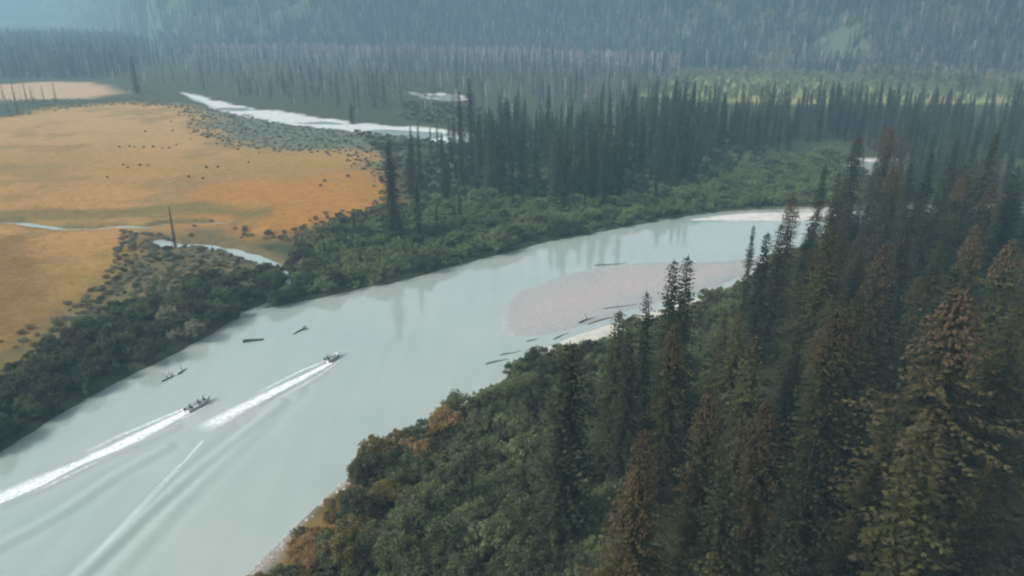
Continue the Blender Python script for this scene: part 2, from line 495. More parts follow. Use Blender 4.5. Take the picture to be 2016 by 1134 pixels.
def shrub(r, rad, h, nclump, leaves, size):
    """a mound of leafy stems, uneven and full of gaps"""
    lf, st = MB(), MB()
    for c in range(nclump):
        a = r.uniform(0, 6.283); q = rad * math.sqrt(r.random()) * .85
        hh = h * (1 - .55 * (q / rad) ** 2) * r.uniform(.65, 1.12)
        base = Vector((q * .45 * math.cos(a), q * .45 * math.sin(a), -.1))
        top = Vector((q * math.cos(a), q * math.sin(a), hh))
        st.tube([base, base.lerp(top, .5) + Vector((0, 0, .1 * h)), top], [.05, .035, .012], 4, False)
        cr = r.uniform(.25, .62) * rad * .55
        for i in range(leaves):
            d = Vector((r.gauss(0, 1), r.gauss(0, 1), r.gauss(0, .8))).normalized() * cr * r.random() ** .45
            p0 = top + d - Vector((0, 0, cr * .55))
            if p0.z < .05: p0.z = r.uniform(.05, .5)
            x = Vector((r.gauss(0, 1), r.gauss(0, 1), r.gauss(0, .55))).normalized()
            y = x.orthogonal().normalized()
            y = (Matrix.Rotation(r.uniform(0, 6.28), 3, x) @ y)
            s = size * r.uniform(.6, 1.35)
            lf.add([p0 - x * s, p0 + y * s * .42, p0 + x * s, p0 - y * s * .42], [(0, 1, 2, 3)]); lf.y.append(.8 * r.random() ** 2)
    return st, lf

def broadleaf(r, h, rad, n_leaf, size):
    """slender aspen: pale trunk and loose upright crown"""
    tr, lf = MB(), MB()
    tr.tube([(0, 0, 0), (.1, 0, h * .5), (0, .1, h * .95)], [.02 * h * .8, .012 * h, .02], 5)
    cl = [(r.uniform(.35, 1.0), r.uniform(0, 6.28), r.random()) for _ in range(14)]
    for i in range(n_leaf):
        t, a, q = cl[i % 14]
        w = rad * (1.15 - .75 * abs(t - .55))
        c0 = Vector((w * q * .8 * math.cos(a), w * q * .8 * math.sin(a), h * (t - .03)))
        d = Vector((r.gauss(0, 1), r.gauss(0, 1), r.gauss(0, 1.2))) * rad * .30
        p0 = c0 + d
        x = Vector((r.gauss(0, 1), r.gauss(0, 1), r.gauss(0, .8))).normalized()
        y = x.orthogonal().normalized(); s = size * r.uniform(.6, 1.3)
        lf.add([p0 - x * s, p0 + y * s * .55, p0 + x * s, p0 - y * s * .55], [(0, 1, 2, 3)])
    return tr, lf

def snag(r, h, stubs=26):
    tr, br = MB(), MB()
    k = r.uniform(-.3, .3)
    zs = [h * i / 6 for i in range(7)]
    tr.tube([(k * (z / h) ** 2, .1 * math.sin(z), z) for z in zs], [.011 * h * (1 - .85 * z / h) + .02 for z in zs], 7)
    for i in range(stubs):
        t = r.uniform(.15, .97); a = r.uniform(0, 6.28); L = r.uniform(.25, 1.0) * .12 * h * (1.05 - t) + .25
        o = Vector((k * t * t, .1 * math.sin(t * h), t * h)); d = Vector((math.cos(a), math.sin(a), r.uniform(-.45, .1)))
        br.tube([o, o + d * L * .6, o + d * L + Vector((0, 0, -.12 * L))], [.035, .022, .008], 4, False)
    return tr, br

m_bark = plain("spruce_bark", (.036, .030, .024), (.066, .055, .044), 2.0)
m_grey = plain("weathered_wood", (.085, .075, .065), (.17, .155, .14), 2.5)
m_twig = plain("willow_stem", (.07, .055, .04), (.12, .10, .075), 3.0)
m_aspen = plain("aspen_bark", (.34, .32, .29), (.48, .46, .42), 2.0)
m_cone = foliage("cone_scales", (.054, .037, .021), (.108, .069, .040), None, 2.0)
SPRUCE = {
    "dark":   foliage("needles_dark", (.008, .012, .006), (.028, .034, .016), (.030, .032, .014)),
    "olive":  foliage("needles_olive", (.012, .012, .005), (.056, .050, .016), (.044, .042, .015)),
    "bronze": foliage("needles_bronze", (.016, .014, .006), (.068, .053, .021), (.050, .044, .018)),
}
SPRUCE["grey"] = foliage("needles_thinning_grey", (.028, .028, .021), (.075, .068, .050), (.06, .055, .042))
m_far = foliage("needles_far", (.020, .036, .036), (.075, .095, .080), (.15, .15, .13), .35)  # paler, bluer than near needles: part of the haze put into the colour
WILLOW = {
    "green": foliage("leaves_green", (.085, .115, .046), (.205, .235, .105), (.16, .175, .085), .9),
    "grey":  foliage("leaves_grey_green", (.034, .039, .022), (.080, .085, .050), (.065, .066, .040), .9),
    "gold":  foliage("leaves_gold", (.075, .065, .020), (.20, .155, .05), (.11, .10, .04), 1.2),
    "mid":   foliage("leaves_mid_green", (.056, .074, .032), (.135, .155, .070), (.10, .115, .055), .9),
    "rust":  foliage("leaves_rust", (.16, .115, .05), (.30, .205, .085), (.24, .17, .07), .9),
    "dull":  foliage("leaves_dull_brown", (.14, .145, .095), (.245, .245, .165), (.20, .20, .14), .9),
}
m_aspen_leaf = foliage("leaves_aspen", (.12, .14, .075), (.25, .25, .14), (.20, .19, .11))
m_bare = foliage("pale_bare_crown", (.20, .16, .14), (.33, .27, .245), (.25, .24, .22))

VAR = []   # (colour, trunk mesh, crown mesh, cone mesh or None, nominal height)
for i, (colr, rad, slim, st, per, cone) in enumerate([
        ("dark", 4.3, .62, .60, 7, 0), ("dark", 3.8, .58, .62, 7, 0), ("olive", 4.8, .66, .58, 8, 0), ("olive", 4.3, .60, .60, 7, 1),
        ("bronze", 6.0, .74, .56, 9, 1), ("bronze", 4.5, .62, .60, 7, 1), ("dark", 3.3, .56, .60, 7, 0), ("olive", 3.9, .60, .60, 7, 0), ("dark", 4.7, .68, .58, 8, 0),
        ("grey", 3.2, .60, .66, 6, 0), ("grey", 2.7, .58, .66, 6, 0)]):
    r = random.Random(100 + i)
    tr, cr = conifer(r, 28.0, rad * 1.06, st * .80, per + 2, .50 if rad > 4.4 else .58, slim, r.uniform(.03, .09))
    if cone: cones(cr, r, 28.0, rad, slim)
    cm = bool(cone)
    VAR.append((colr, tr.mesh("trunk", m_bark, True), cr.mesh("crown", SPRUCE[colr]), cm, 28.0))
SHR = []
for i, colr in enumerate(["green", "mid", "grey", "grey", "gold", "dull", "rust"]):
    r = random.Random(300 + i)
    st, lf = shrub(r, 2.0, 2.6, 34, 120, .125)
    SHR.append((colr, st.mesh("stems", m_twig), lf.mesh("leaves", WILLOW[colr])))
SNG = []
for i in range(3):
    tr, br = snag(random.Random(400 + i), 14.0)
    tr.add(br.v, br.f)
    SNG.append(tr.mesh("trunk", m_grey, True))

def put_tree(k, x, y, h, label, group=None, rz=None, wide=1.0, name="spruce_tree"):
    colr, tm, cm, km, h0 = VAR[k]
    z = float(terrain(np.array([x]), np.array([y]))[0])
    s = h / h0
    o = empty(name, (x, y, z - .15), rng.uniform(0, 6.28) if rz is None else rz, (s * wide, s * wide, s))
    tag(o, label, "spruce tree", group)
    link("trunk", tm, o); link("crown", cm, o)
    return o

def put_snag(k, x, y, h, label, group=None):
    tm = SNG[k]
    z = float(terrain(np.array([x]), np.array([y]))[0])
    s = h / 14.0
    o = empty("dead_tree", (x, y, z - .1), rng.uniform(0, 6.28), (s, s, s))
    tag(o, label, "dead tree", group)
    link("trunk", tm, o)
    return o

def put_shrub(k, x, y, s, sz, label, group=None):
    colr, sm, lm = SHR[k]
    z = float(terrain(np.array([x]), np.array([y]))[0])
    o = empty("willow_shrub", (x, y, z), rng.uniform(0, 6.28), (s, s, s * sz))
    tag(o, label, "shrub", group)
    link("stems", sm, o); link("leaves", lm, o)
    return o

def scatter(name, protos, pts, label, cat, mats=None):
    """one uncountable mass: point cloud whose points carry plants (geometry nodes)"""
    pts = np.array(pts)                                   # x y z scale rotz variant zscale
    me = bpy.data.meshes.new(name)
    me.vertices.add(len(pts)); me.vertices.foreach_set("co", pts[:, :3].astype(np.float32).ravel())
    a = me.attributes.new("sc", 'FLOAT_VECTOR', 'POINT'); a.data.foreach_set("vector", np.stack([pts[:, 3], pts[:, 3], pts[:, 3] * pts[:, 6]], -1).astype(np.float32).ravel())
    a = me.attributes.new("rot", 'FLOAT_VECTOR', 'POINT'); a.data.foreach_set("vector", np.stack([0 * pts[:, 4], 0 * pts[:, 4], pts[:, 4]], -1).astype(np.float32).ravel())
    a = me.attributes.new("idx", 'INT', 'POINT'); a.data.foreach_set("value", pts[:, 5].astype(np.int32))
    o = link(name, me)
    tag(o, label, cat, kind="stuff")
    pc = bpy.data.collections.new(name + "_kinds")
    for i, pm in enumerate(protos):
        po = bpy.data.objects.new("%s_kind_%02d" % (name, i), pm); pc.objects.link(po)
    ng = bpy.data.node_groups.new(name, 'GeometryNodeTree')
    ng.interface.new_socket("Geometry", in_out='INPUT', socket_type='NodeSocketGeometry')
    ng.interface.new_socket("Geometry", in_out='OUTPUT', socket_type='NodeSocketGeometry')
    N, K = ng.nodes, ng.links
    gi, go = N.new("NodeGroupInput"), N.new("NodeGroupOutput")
    ci = N.new("GeometryNodeCollectionInfo"); ci.inputs["Collection"].default_value = pc; ci.inputs["Separate Children"].default_value = True
    ip = N.new("GeometryNodeInstanceOnPoints"); ip.inputs["Pick Instance"].default_value = True
    def na(nm, ty):
        q = N.new("GeometryNodeInputNamedAttribute"); q.data_type = ty; q.inputs["Name"].default_value = nm
        return [s for s in q.outputs if s.enabled and s.name == "Attribute"][0]
    er = N.new("FunctionNodeEulerToRotation")
    K.new(na("rot", 'FLOAT_VECTOR'), er.inputs[0]); K.new(er.outputs[0], ip.inputs["Rotation"])
    K.new(na("sc", 'FLOAT_VECTOR'), ip.inputs["Scale"]); K.new(na("idx", 'INT'), ip.inputs["Instance Index"])
    K.new(gi.outputs[0], ip.inputs["Points"]); K.new(ci.outputs[0], ip.inputs["Instance"]); K.new(ip.outputs[0], go.inputs[0])
    md = o.modifiers.new("scatter", 'NODES'); md.node_group = ng
    return o

def two_part(tr, cr, m1, m2, name):
    """trunk and crown of a distant plant in one mesh (used only inside a mass)"""
    me = bpy.data.meshes.new(name)
    k = len(tr.v)
    me.from_pydata(tr.v + cr.v, [], tr.f + [tuple(i + k for i in f) for f in cr.f])
    me.materials.append(m1); me.materials.append(m2)
    me.polygons.foreach_set("material_index", [0] * len(tr.f) + [1] * len(cr.f))
    if cr.y:
        at = me.attributes.new("young", 'FLOAT', 'FACE'); at.data.foreach_set("value", [0.0] * len(tr.f) + (cr.y + [0.0] * len(cr.f))[:len(cr.f)])
    me.update()
    return me

def jitter_points(P, step, seed, keep=1.0):
    g_ = np.random.default_rng(seed)
    lo, hi = P.min(0), P.max(0)
    xs, ys = np.meshgrid(np.arange(lo[0], hi[0], step), np.arange(lo[1], hi[1], step))
    xs = xs + g_.uniform(-.48, .48, xs.shape) * step; ys = ys + g_.uniform(-.48, .48, ys.shape) * step
    m = inside(P, xs, ys) & (g_.random(xs.shape) < keep)
    return xs[m], ys[m]

# ------------------------------------------------------------------ spruces one by one
def on_top(u, v, h):
    """where a tree of height h stands if its tip is seen at u, v"""
    x, y = ground(u, v, h + 1.0)
    return float(x), float(y)

taken = []
RED = "reddish brown cone laden tip"
KEY = [  # u, v of the tip, height, variant, width, label
    (1755, 243, 32, 5, 1.0, "spruce with rusty tip, highest against the dark blue wood on the right"),
    (1692, 268, 30, 3, .95, "olive spruce standing left of the rusty tip highest in the right forest"),
    (1960, 258, 33, 7, 1.0, "tall olive spruce with rusty tip close to the right edge, above the rest"),
    (1886, 268, 31, 2, .8, "olive spruce between the two tallest rusty tips of the right forest"),
    (1835, 300, 29, 0, .9, "dark spruce just right of the highest rusty tip"),
    (2006, 325, 30, 0, 1.0, "dark spruce cut by the right edge behind the tall rusty tip"),
    (1622, 322, 27, 6, .8, "slender dark spruce poking up before the pale pond beyond the forest"),
    (1655, 335, 27, 2, .9, "olive spruce right of the slender one before the pale pond"),
    (1563, 385, 27, 5, .85, "narrow rusty tipped spruce standing out against the gravel beach"),
    (1540, 440, 24, 7, .85, "spruce crowding the left side of the rusty one by the gravel beach"),
    (1507, 455, 25, 6, .9, "dark spruce left of the rusty one, before the upper river bend"),
    (1482, 442, 22, 6, .55, "slimmest dark spruce, pointing up beside the river bend at the forest edge"),
    (1326, 508, 27, 1, .85, "left one of the twin dark tips in front of the gravel bar"),
    (1354, 503, 27.5, 1, .85, "right one of the twin dark tips in front of the gravel bar"),
    (1278, 572, 24, 1, .7, "small dark spruce left of the twin tips at the gravel bar"),
    (1222, 612, 24, 0, 1.0, "dark spruce whose tip touches the drift logs of the bar"),
    (1245, 650, 23, 6, .9, "narrow dark spruce just right of the one touching the drift logs"),
    (1118, 668, 27, 6, 1.2, "lone dark narrow spruce standing out in the shrubs of the near bank"),
    (1572, 648, 24, 0, .75, "grey green spruce top in the middle of the near forest"),
    (1898, 568, 35, 4, 1.25, "broad bronze spruce with a rusty cone laden top, biggest of the near forest"),
    (1745, 478, 29, 5, .9, "reddish spruce rising left of the dark hollow in the right forest"),
    (1925, 440, 31, 5, .8, "dark reddish spruce rising behind the biggest bronze one"),
    (1268, 845, 23, 5, .85, "small rusty tipped spruce furthest left along the forest edge"),
    (1396, 768, 25, 5, .85, "rusty tipped spruce in front of the olive ones left of the forest centre"),
    (1514, 785, 27, 4, .9, "reddish brown spruce second to the left from the biggest bronze one"),
    (1690, 570, 29, 2, 1.1, "bushy olive spruce beside the dark hollow left of the biggest bronze one"),
    (1455, 610, 26, 2, .9, "olive spruce right of the green clearing behind the twin tips"),
    (1482, 660, 25, 7, .9, "yellowish olive spruce right of the green clearing in the forest"),
    (1330, 640, 24, 3, .9, "yellowish spruce in front of the twin dark tips"),
    (1640, 420, 28, 2, 1.0, "olive spruce below the slender one near the pale pond"),
    (1995, 470, 30, 3, 1.0, "olive spruce at the right edge below the tall rusty tip"),
    (2010, 600, 31, 2, 1.1, "olive spruce at the right edge beside the biggest bronze one"),
    (1600, 860, 27, 0, .9, "dark green spruce between the reddish brown and the biggest bronze ones"),
]
for u, v, h, k, wide, lab in KEY:
    h, wide = h * 1.12, wide * 1.28
    x, y = on_top(u, v, h)
    taken.append((x, y))
    put_tree(k, x, y, h, lab, None, None, wide)

OUT_U = [1150, 1200, 1260, 1300, 1330, 1380, 1430, 1470, 1500, 1560, 1620, 1700, 1760, 1800, 1850, 1900, 1960, 2016, 2200]
OUT_V = [900, 690, 640, 590, 545, 610, 590, 560, 500, 430, 365, 300, 275, 300, 310, 300, 290, 330, 340]
FOREST = poly([(1190, 1900), (1165, 1134), (1190, 960), (1230, 840), (1290, 740), (1360, 690), (1440, 640), (1520, 560), (1600, 480), (1680, 440), (1800, 425), (2300, 420),
               (2900, 1000), (2900, 1900)])
fx, fy = jitter_points(FOREST, 10.8, 21)
cand = []
for x, y in zip(fx, fy):
    d = math.hypot(x, y)
    if d < 42 or d > 300: continue
    if min((x - a) ** 2 + (y - b) ** 2 for a, b in taken) < 6.8 ** 2: continue
    h = rng.uniform(21, 34) if d < 150 else rng.uniform(17, 31)
    ok = False
    for _ in range(5):
        ut, vt = proj(x, y, h + 1.5)
        if vt > np.interp(ut, OUT_U, OUT_V) + 12: ok = True; break
        h -= 2.2
    if not ok or h < 13: continue
    ub, vb = proj(x, y, 0.0)
    if ut < 1170 or ut > 2080 or vt > 1134: continue
    cand.append((d, x, y, h, ut, vt))
cand.sort()
print("near forest candidates", len(cand))
W = {"grey": "greyish brown", "dark": "dark green", "olive": "olive green", "bronze": "brownish bronze"}
NEAR_MAX = 175
rest_spruce = []
PICK = [0, 0, 0, 1, 1, 2, 2, 2, 3, 4, 5, 8, 7, 7, 7, 8, 2, 4]
for i, (d, x, y, h, ut, vt) in enumerate(cand):
    k = rng.choice(PICK)
    if i >= NEAR_MAX:
        rest_spruce.append((x, y, h, k)); continue
    colr = VAR[k][0]
    size = "tall" if h > 26 else "short" if h < 21 else "middling"
    tip = ("rusty tipped" if VAR[k][3] else "plain tipped")
    place = ("low in the front rows of the near forest" if d < 95 else "along the shrubby edge of the near forest" if ut < 1450
             else "in the middle rows of the near forest" if d < 160 else "in the rear rows of the near forest")
    put_tree(k, x, y, h, "%s %s %s spruce %s" % (size, tip, W[colr], place), "spruces of the near forest on the right bank", None, rng.uniform(1.1, 1.45))
    taken.append((x, y))

# young spruces coming up through the bank shrubs
for u, v, h, k in [(700, 478, 9, 6), (860, 455, 8, 6), (905, 440, 10, 1), (1010, 420, 9, 6), (640, 515, 6, 6), (1150, 425, 8, 1), (1290, 408, 9, 6), (985, 905, 7, 6), (1065, 800, 9, 1), (930, 1000, 6, 6), (1030, 1010, 8, 0), (1140, 760, 8, 6)]:
    x, y = (float(q) for q in ground(u, v))
    taken.append((x, y))
    put_tree(k, x, y, h, "young dark spruce coming up through the shrubs of the %s bank" % ("near" if v > 600 else "far"), "young spruces among the bank shrubs")

# the stand across the river
KEY2 = [
    (765, 275, 31, 6, 1.25, "dark spruce standing alone on the bank at the corner of the orange meadow"),
    (818, 345, 21, 6, .9, "thin short spruce right of the lone dark one by the orange meadow"),
    (822, 240, 25, 6, .7, "thin spruce whose tip crosses the white far river"),
    (925, 152, 34, 6, 1.15, "tallest dark spruce of the stand, tip above the far river"),
    (905, 178, 31, 6, .9, "dark spruce leaning on the left of the tallest one in the stand"),
    (1113, 275, 26, 1, .9, "dark spruce at the front of the stand above the pale green shrubs"),
    (1228, 235, 29, 1, .9, "dense dark spruce at the front of the stand, right of centre"),
    (1195, 262, 27, 0, .8, "dark spruce left of the dense one at the front of the stand"),
    (1333, 150, 33, 6, 1.1, "tall dark spruce rising above the right half of the stand"),
    (1310, 190, 28, 1, .9, "dark spruce beside the tall one in the right half of the stand"),
    (1080, 165, 30, 6, .9, "blue green spire at the back middle of the stand"),
    (1000, 190, 28, 6, .9, "slim spire right of the tallest dark spruce of the stand"),
    (690, 197, 13, 0, 1.7, "round bushy spruce standing before the white far river"),
    (258, 110, 28, 0, 1.2, "dark bushy spruce beyond the head of the far river"),
    (868, 290, 18, 6, .8, "small thin spruce near the willows at the left end of the stand"),
]
for u, v, h, k, wide, lab in KEY2:
    x, y = on_top(u, v, h)
    taken.append((x, y))
    put_tree(k, x, y, h, lab, None, None, wide)
STAND = poly([(800, 400), (880, 402), (980, 392), (1080, 402), (1180, 404), (1260, 402), (1340, 378), (1420, 360), (1490, 338), (1500, 300),
              (1420, 262), (1300, 252), (1100, 262), (960, 280), (880, 300), (800, 330)])
sx, sy = jitter_points(STAND, 7.6, 31, .9)
cs = []
for x, y in zip(sx, sy):
    if min((x - a) ** 2 + (y - b) ** 2 for a, b in taken) < 9: continue
    u0, v0 = proj(x, y, 0.0)
    cl_ = fnoise(np.array([x + 70]), np.array([y]), 26.0)[0]
    if cl_ < -.07: continue
    h = (rng.uniform(13, 24) + 34 * max(-.2, min(.16, cl_))) * float(np.interp(u0, [780, 900, 980, 1350, 1450, 1500], [.62, .8, 1.0, 1.03, .95, .8]))
    cs.append((math.hypot(x, y), x, y, h))
cs.sort()
print("stand candidates", len(cs))
for i, (d, x, y, h) in enumerate(cs):
    k = rng.choice([0, 1, 1, 6, 6, 6, 7, 2, 9, 10])
    if i >= 85:
        rest_spruce.append((x, y, h, k)); continue
    ut, vt = proj(x, y, h)
    place = ("at the left end of the stand across the river" if ut < 950 else "in the middle of the stand across the river" if ut < 1230
             else "at the right end of the stand across the river")
    size = "tall" if h > 23 else "short" if h < 19 else "middling"
    put_tree(k, x, y, h, "%s %s spruce %s" % (size, W[VAR[k][0]], place), "spruces of the stand across the river", None, rng.uniform(.95, 1.4))

# ------------------------------------------------------------------ dead trees
for u, vb, ht, lab in [(12, 225, 12, None), (38, 232, 15, None), (45, 210, 12, None), (70, 206, 13, None), (76, 222, 10, None), (110, 212, 10, None), (22, 212, 9, None), (60, 228, 9, None)]:
    x, y = ground(u, vb)
    put_snag(rng.randrange(3), x, y, ht, lab or "thin dead tree standing in the grey strip below the upper meadow", None if lab else "dead trees below the upper meadow")

x, y = (float(q) for q in ground(346, 490))
put_tree(9, x, y, 13.5, "thin grey brown spruce standing alone beside the creek in the orange meadow", None, None, .62)
for u, v, h in [(8, 196, 13), (30, 200, 14), (54, 205, 15), (66, 208, 13), (88, 204, 12), (112, 206, 15), (36, 228, 15), (18, 224, 11)]:
    x, y = (float(q) for q in ground(u, v))
    put_tree(10, x, y, h, "thin grey brown spruce in the strip between the upper and the lower orange meadow", "thin spruces between the meadows", None, .75)

# ------------------------------------------------------------------ shrubs
BANK_L = poly([(-400, 1130), (-100, 942), (0, 892), (100, 825), (200, 765), (300, 714), (400, 664), (460, 630), (560, 599), (650, 580), (760, 559), (850, 535), (940, 511),
               (1050, 480), (1150, 461), (1250, 442), (1330, 429), (1420, 415), (1500, 411), (1620, 408), (1700, 400), (1700, 330), (1640, 300), (1500, 330), (1400, 368), (1300, 395), (1200, 404), (1080, 404),
               (980, 396), (860, 408), (745, 425), (660, 452), (590, 485), (560, 540), (440, 560), (330, 590), (230, 622), (120, 690), (0, 760), (-400, 880)])
BANK_R = poly([(300, 1700), (440, 1290), (502, 1165), (572, 1088), (628, 1025), (688, 962), (752, 905), (815, 862), (880, 835), (950, 798), (1010, 755), (1060, 725), (1130, 708), (1200, 690), (1270, 655),
               (1360, 622), (1440, 588), (1500, 545), (1570, 505), (1650, 480), (1700, 470), (1650, 560), (1500, 720), (1350, 850), (1260, 1000), (1240, 1134), (1400, 1700)])
sh = []
def river_ok(x, y):
    return float(terrain(np.array([x]), np.array([y]))[0]) > -.30
for P, step, seed in ((BANK_L, 2.5, 41), (BANK_R, 2.15, 42)):
    for x, y in zip(*jitter_points(P, step, seed)):
        d = math.hypot(x, y)
        if d < 45: continue
        u, v = proj(x, y, 1.0)
        if u < -60 or u > 2076 or v > 1190: continue
        if line_dist(CREEK_MOUTH, np.array([x]), np.array([y]))[0] < 1.3: continue
        if not river_ok(x, y): continue
        s = rng.uniform(.65, 1.15) if rng.random() < .75 else rng.uniform(1.2, 1.7)
        if P is BANK_L:
            pick = rng.choice([2, 2, 3, 3, 1] if u < 330 else [1, 1, 2, 2, 3, 3, 5] if u < 600 else [0, 0, 1, 1, 0, 2])
        else:
            gold = u < 900 and sdist(BANK_R, np.array([x]), np.array([y]))[0] > -9
            pick = rng.choice([4, 1, 1, 6, 2, 4] if gold else [1, 1, 1, 1, 0, 2, 3])
            if inside(SEDGE_BANK, np.array([x]), np.array([y]))[0]:
                pick, s = rng.choice([6, 6, 4]), s * rng.uniform(.5, .8)
        sh.append((d / s, x, y, s, rng.uniform(.75, 1.2), pick, u, v, P is BANK_L))
sh.sort(key=lambda a: a[0])
print("shrubs", len(sh))
NA = {"mid": "olive green", "rust": "rusty brown", "green": "bright green", "grey": "grey green", "gold": "golden olive", "dull": "dull brown"}
rest_shrub = []
cntL = 0; cntR = 0
for it in sh:
    d_, x, y, s, sz, k, u, v, left = it
    if (left and cntL < 130) or (not left and cntR < 165 and v < 1150 and u < 1500):
        if left: cntL += 1
        else: cntR += 1
        size = "large" if s > 1.15 else "small" if s < .9 else "middling"
        if left:
            place = "on the far bank below the near orange meadow" if u < 450 else "on the far bank around the creek mouth" if u < 700 else "on the far bank below the lone dark spruce" if u < 900 else "on the far bank below the spruce stand"
        else:
            place = "at the water edge of the near bank" if sdist(BANK_R, np.array([x]), np.array([y]))[0] > -5 else "at the foot of the near forest" if u > 1050 else "in the thicket on the near bank"
        put_shrub(k, x, y, s, sz, "%s %s willow shrub %s" % (size, NA[SHR[k][0]], place), "willow shrubs lining the river")
    else:
        rest_shrub.append((x, y, s, sz, k))

# small dark bushes dotted over the meadow
for u, v, k in [(212, 354, 6), (236, 294, 5), (256, 293, 5), (266, 294, 5), (284, 295, 6), (302, 294, 6), (320, 297, 6), (334, 296, 6), (287, 264, 6), (243, 330, 6), (252, 335, 6), (277, 331, 4), (293, 331, 6),
                (407, 335, 4), (430, 334, 6), (372, 354, 6), (400, 357, 6), (490, 325, 4), (640, 362, 5), (632, 372, 4)]:
    x, y = ground(u, v)
    s = rng.uniform(.26, .42)
    lone = {212: "low brown bush alone on the left of the orange meadow", 490: "low olive bush alone on the right of the orange meadow", 287: "low brown bush furthest up the orange meadow",
            640: "brown bush at the right rim of the orange meadow"}.get(u)
    o = put_shrub(k, x, y, s * (1.5 if u == 640 else 1), 1.0, lone or "low brownish bush dotted on the open orange meadow", None if lone else "bushes dotted over the orange meadow")
    o.name = "meadow_bush"

# ------------------------------------------------------------------ masses nobody could count
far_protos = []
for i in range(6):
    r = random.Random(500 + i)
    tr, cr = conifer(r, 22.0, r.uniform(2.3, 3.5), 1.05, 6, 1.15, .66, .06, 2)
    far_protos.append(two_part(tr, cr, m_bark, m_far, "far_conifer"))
mid_protos = [two_part(*conifer(random.Random(520 + i), 28.0, rd, .6, 6, .85, .62, .05, 3), m_bark, SPRUCE[c_], "mid_conifer") for i, (rd, c_) in enumerate([(4.4, "dark"), (4.0, "olive"), (3.5, "dark"), (3.6, "grey")])]
asp_protos = [two_part(*broadleaf(random.Random(540 + i), 13.0, 2.6, 420, .42), m_aspen, m_aspen_leaf, "aspen") for i in range(3)]
bare_protos = [two_part(*broadleaf(random.Random(550 + i), 15.0, 1.6, 260, .40), m_aspen, m_bare, "bare_aspen") for i in range(2)]
shrub_protos = []
for i, colr in enumerate(["green", "mid", "grey", "grey", "gold", "dull", "rust"]):
    st, lf = shrub(random.Random(560 + i), 2.0, 2.5, 24, 75, .17)
    shrub_protos.append(two_part(st, lf, m_twig, WILLOW[colr], "thicket"))

def zs(pts):
    a = np.array(pts, float)
    return terrain(a[:, 0], a[:, 1])

ml = [(x, y, h, k) for x, y, h, k in rest_spruce]
for P, step, seed, hr, kp in (
        (poly([(1490, 312), (1640, 296), (1800, 312), (2500, 360), (2500, 250), (1900, 232), (1600, 228), (1480, 238), (1420, 262)]), 7.4, 61, (12, 23), .85),
        (poly([(1700, 400), (2500, 420), (2500, 360), (1800, 330), (1720, 350)]), 7.0, 62, (15, 22), .8)):
    for x, y in zip(*jitter_points(P, step, seed, kp)):
        c_ = fnoise(np.array([x]), np.array([y + 40]), 32.0)[0]
        if c_ > -.12 and river_ok(x, y): ml.append((x, y, rng.uniform(*hr) * (1 + 1.1 * max(-.2, min(.2, c_))), rng.randrange(8)))
Z = zs(ml)
scatter("spruce_wood", mid_protos, [(x, y, z - .1, h / 28 * rng.uniform(.9, 1.05), rng.uniform(0, 6.28), k % 4, 1.0) for (x, y, h, k), z in zip(ml, Z)],
        "dense dark spruce wood filling the ground behind the near forest and the stand across the river", "wood")
print("spruce wood", len(ml))

vl = []
VALLEY = poly([(-500, 160), (0, 158), (180, 158), (250, 168), (330, 163), (430, 186), (520, 202), (620, 216), (740, 232), (850, 250), (960, 262), (1000, 250), (1200, 245), (1420, 250),
               (1480, 225), (1420, 208), (1280, 205), (1260, 190), (1330, 150), (1420, 120), (1000, 101), (400, 92), (0, 85), (-500, 80)])
for x, y in zip(*jitter_points(VALLEY, 11.5, 71, .72)):
    u, v = proj(x, y, 0.0)
    if FAR_POND[:, 0].min() - 40 < x < FAR_POND[:, 0].max() + 30 and line_dist(FAR_POND, np.array([x]), np.array([y]), True)[0] < 30 and v > 187: continue
    if sdist(FAR_POND, np.array([x]), np.array([y]))[0] < 4 or not river_ok(x, y): continue
    clump = fnoise(np.array([x]), np.array([y]), 55.0)[0]
    if clump < -.06 and v > 110: continue
    vl.append((x, y, rng.uniform(8, 22) * (1.1 if clump > .08 else .8)))
for x, y in zip(*jitter_points(poly([(-500, 150), (-500, 75), (0, 80), (240, 82), (300, 110), (240, 150), (180, 158), (0, 157)]), 10, 72, .9)):
    vl.append((x, y, rng.uniform(16, 25)))
Z = zs(vl)
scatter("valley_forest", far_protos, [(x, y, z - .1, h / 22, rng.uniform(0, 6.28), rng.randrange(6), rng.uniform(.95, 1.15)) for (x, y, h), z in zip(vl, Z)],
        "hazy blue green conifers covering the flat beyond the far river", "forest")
print("valley", len(vl))

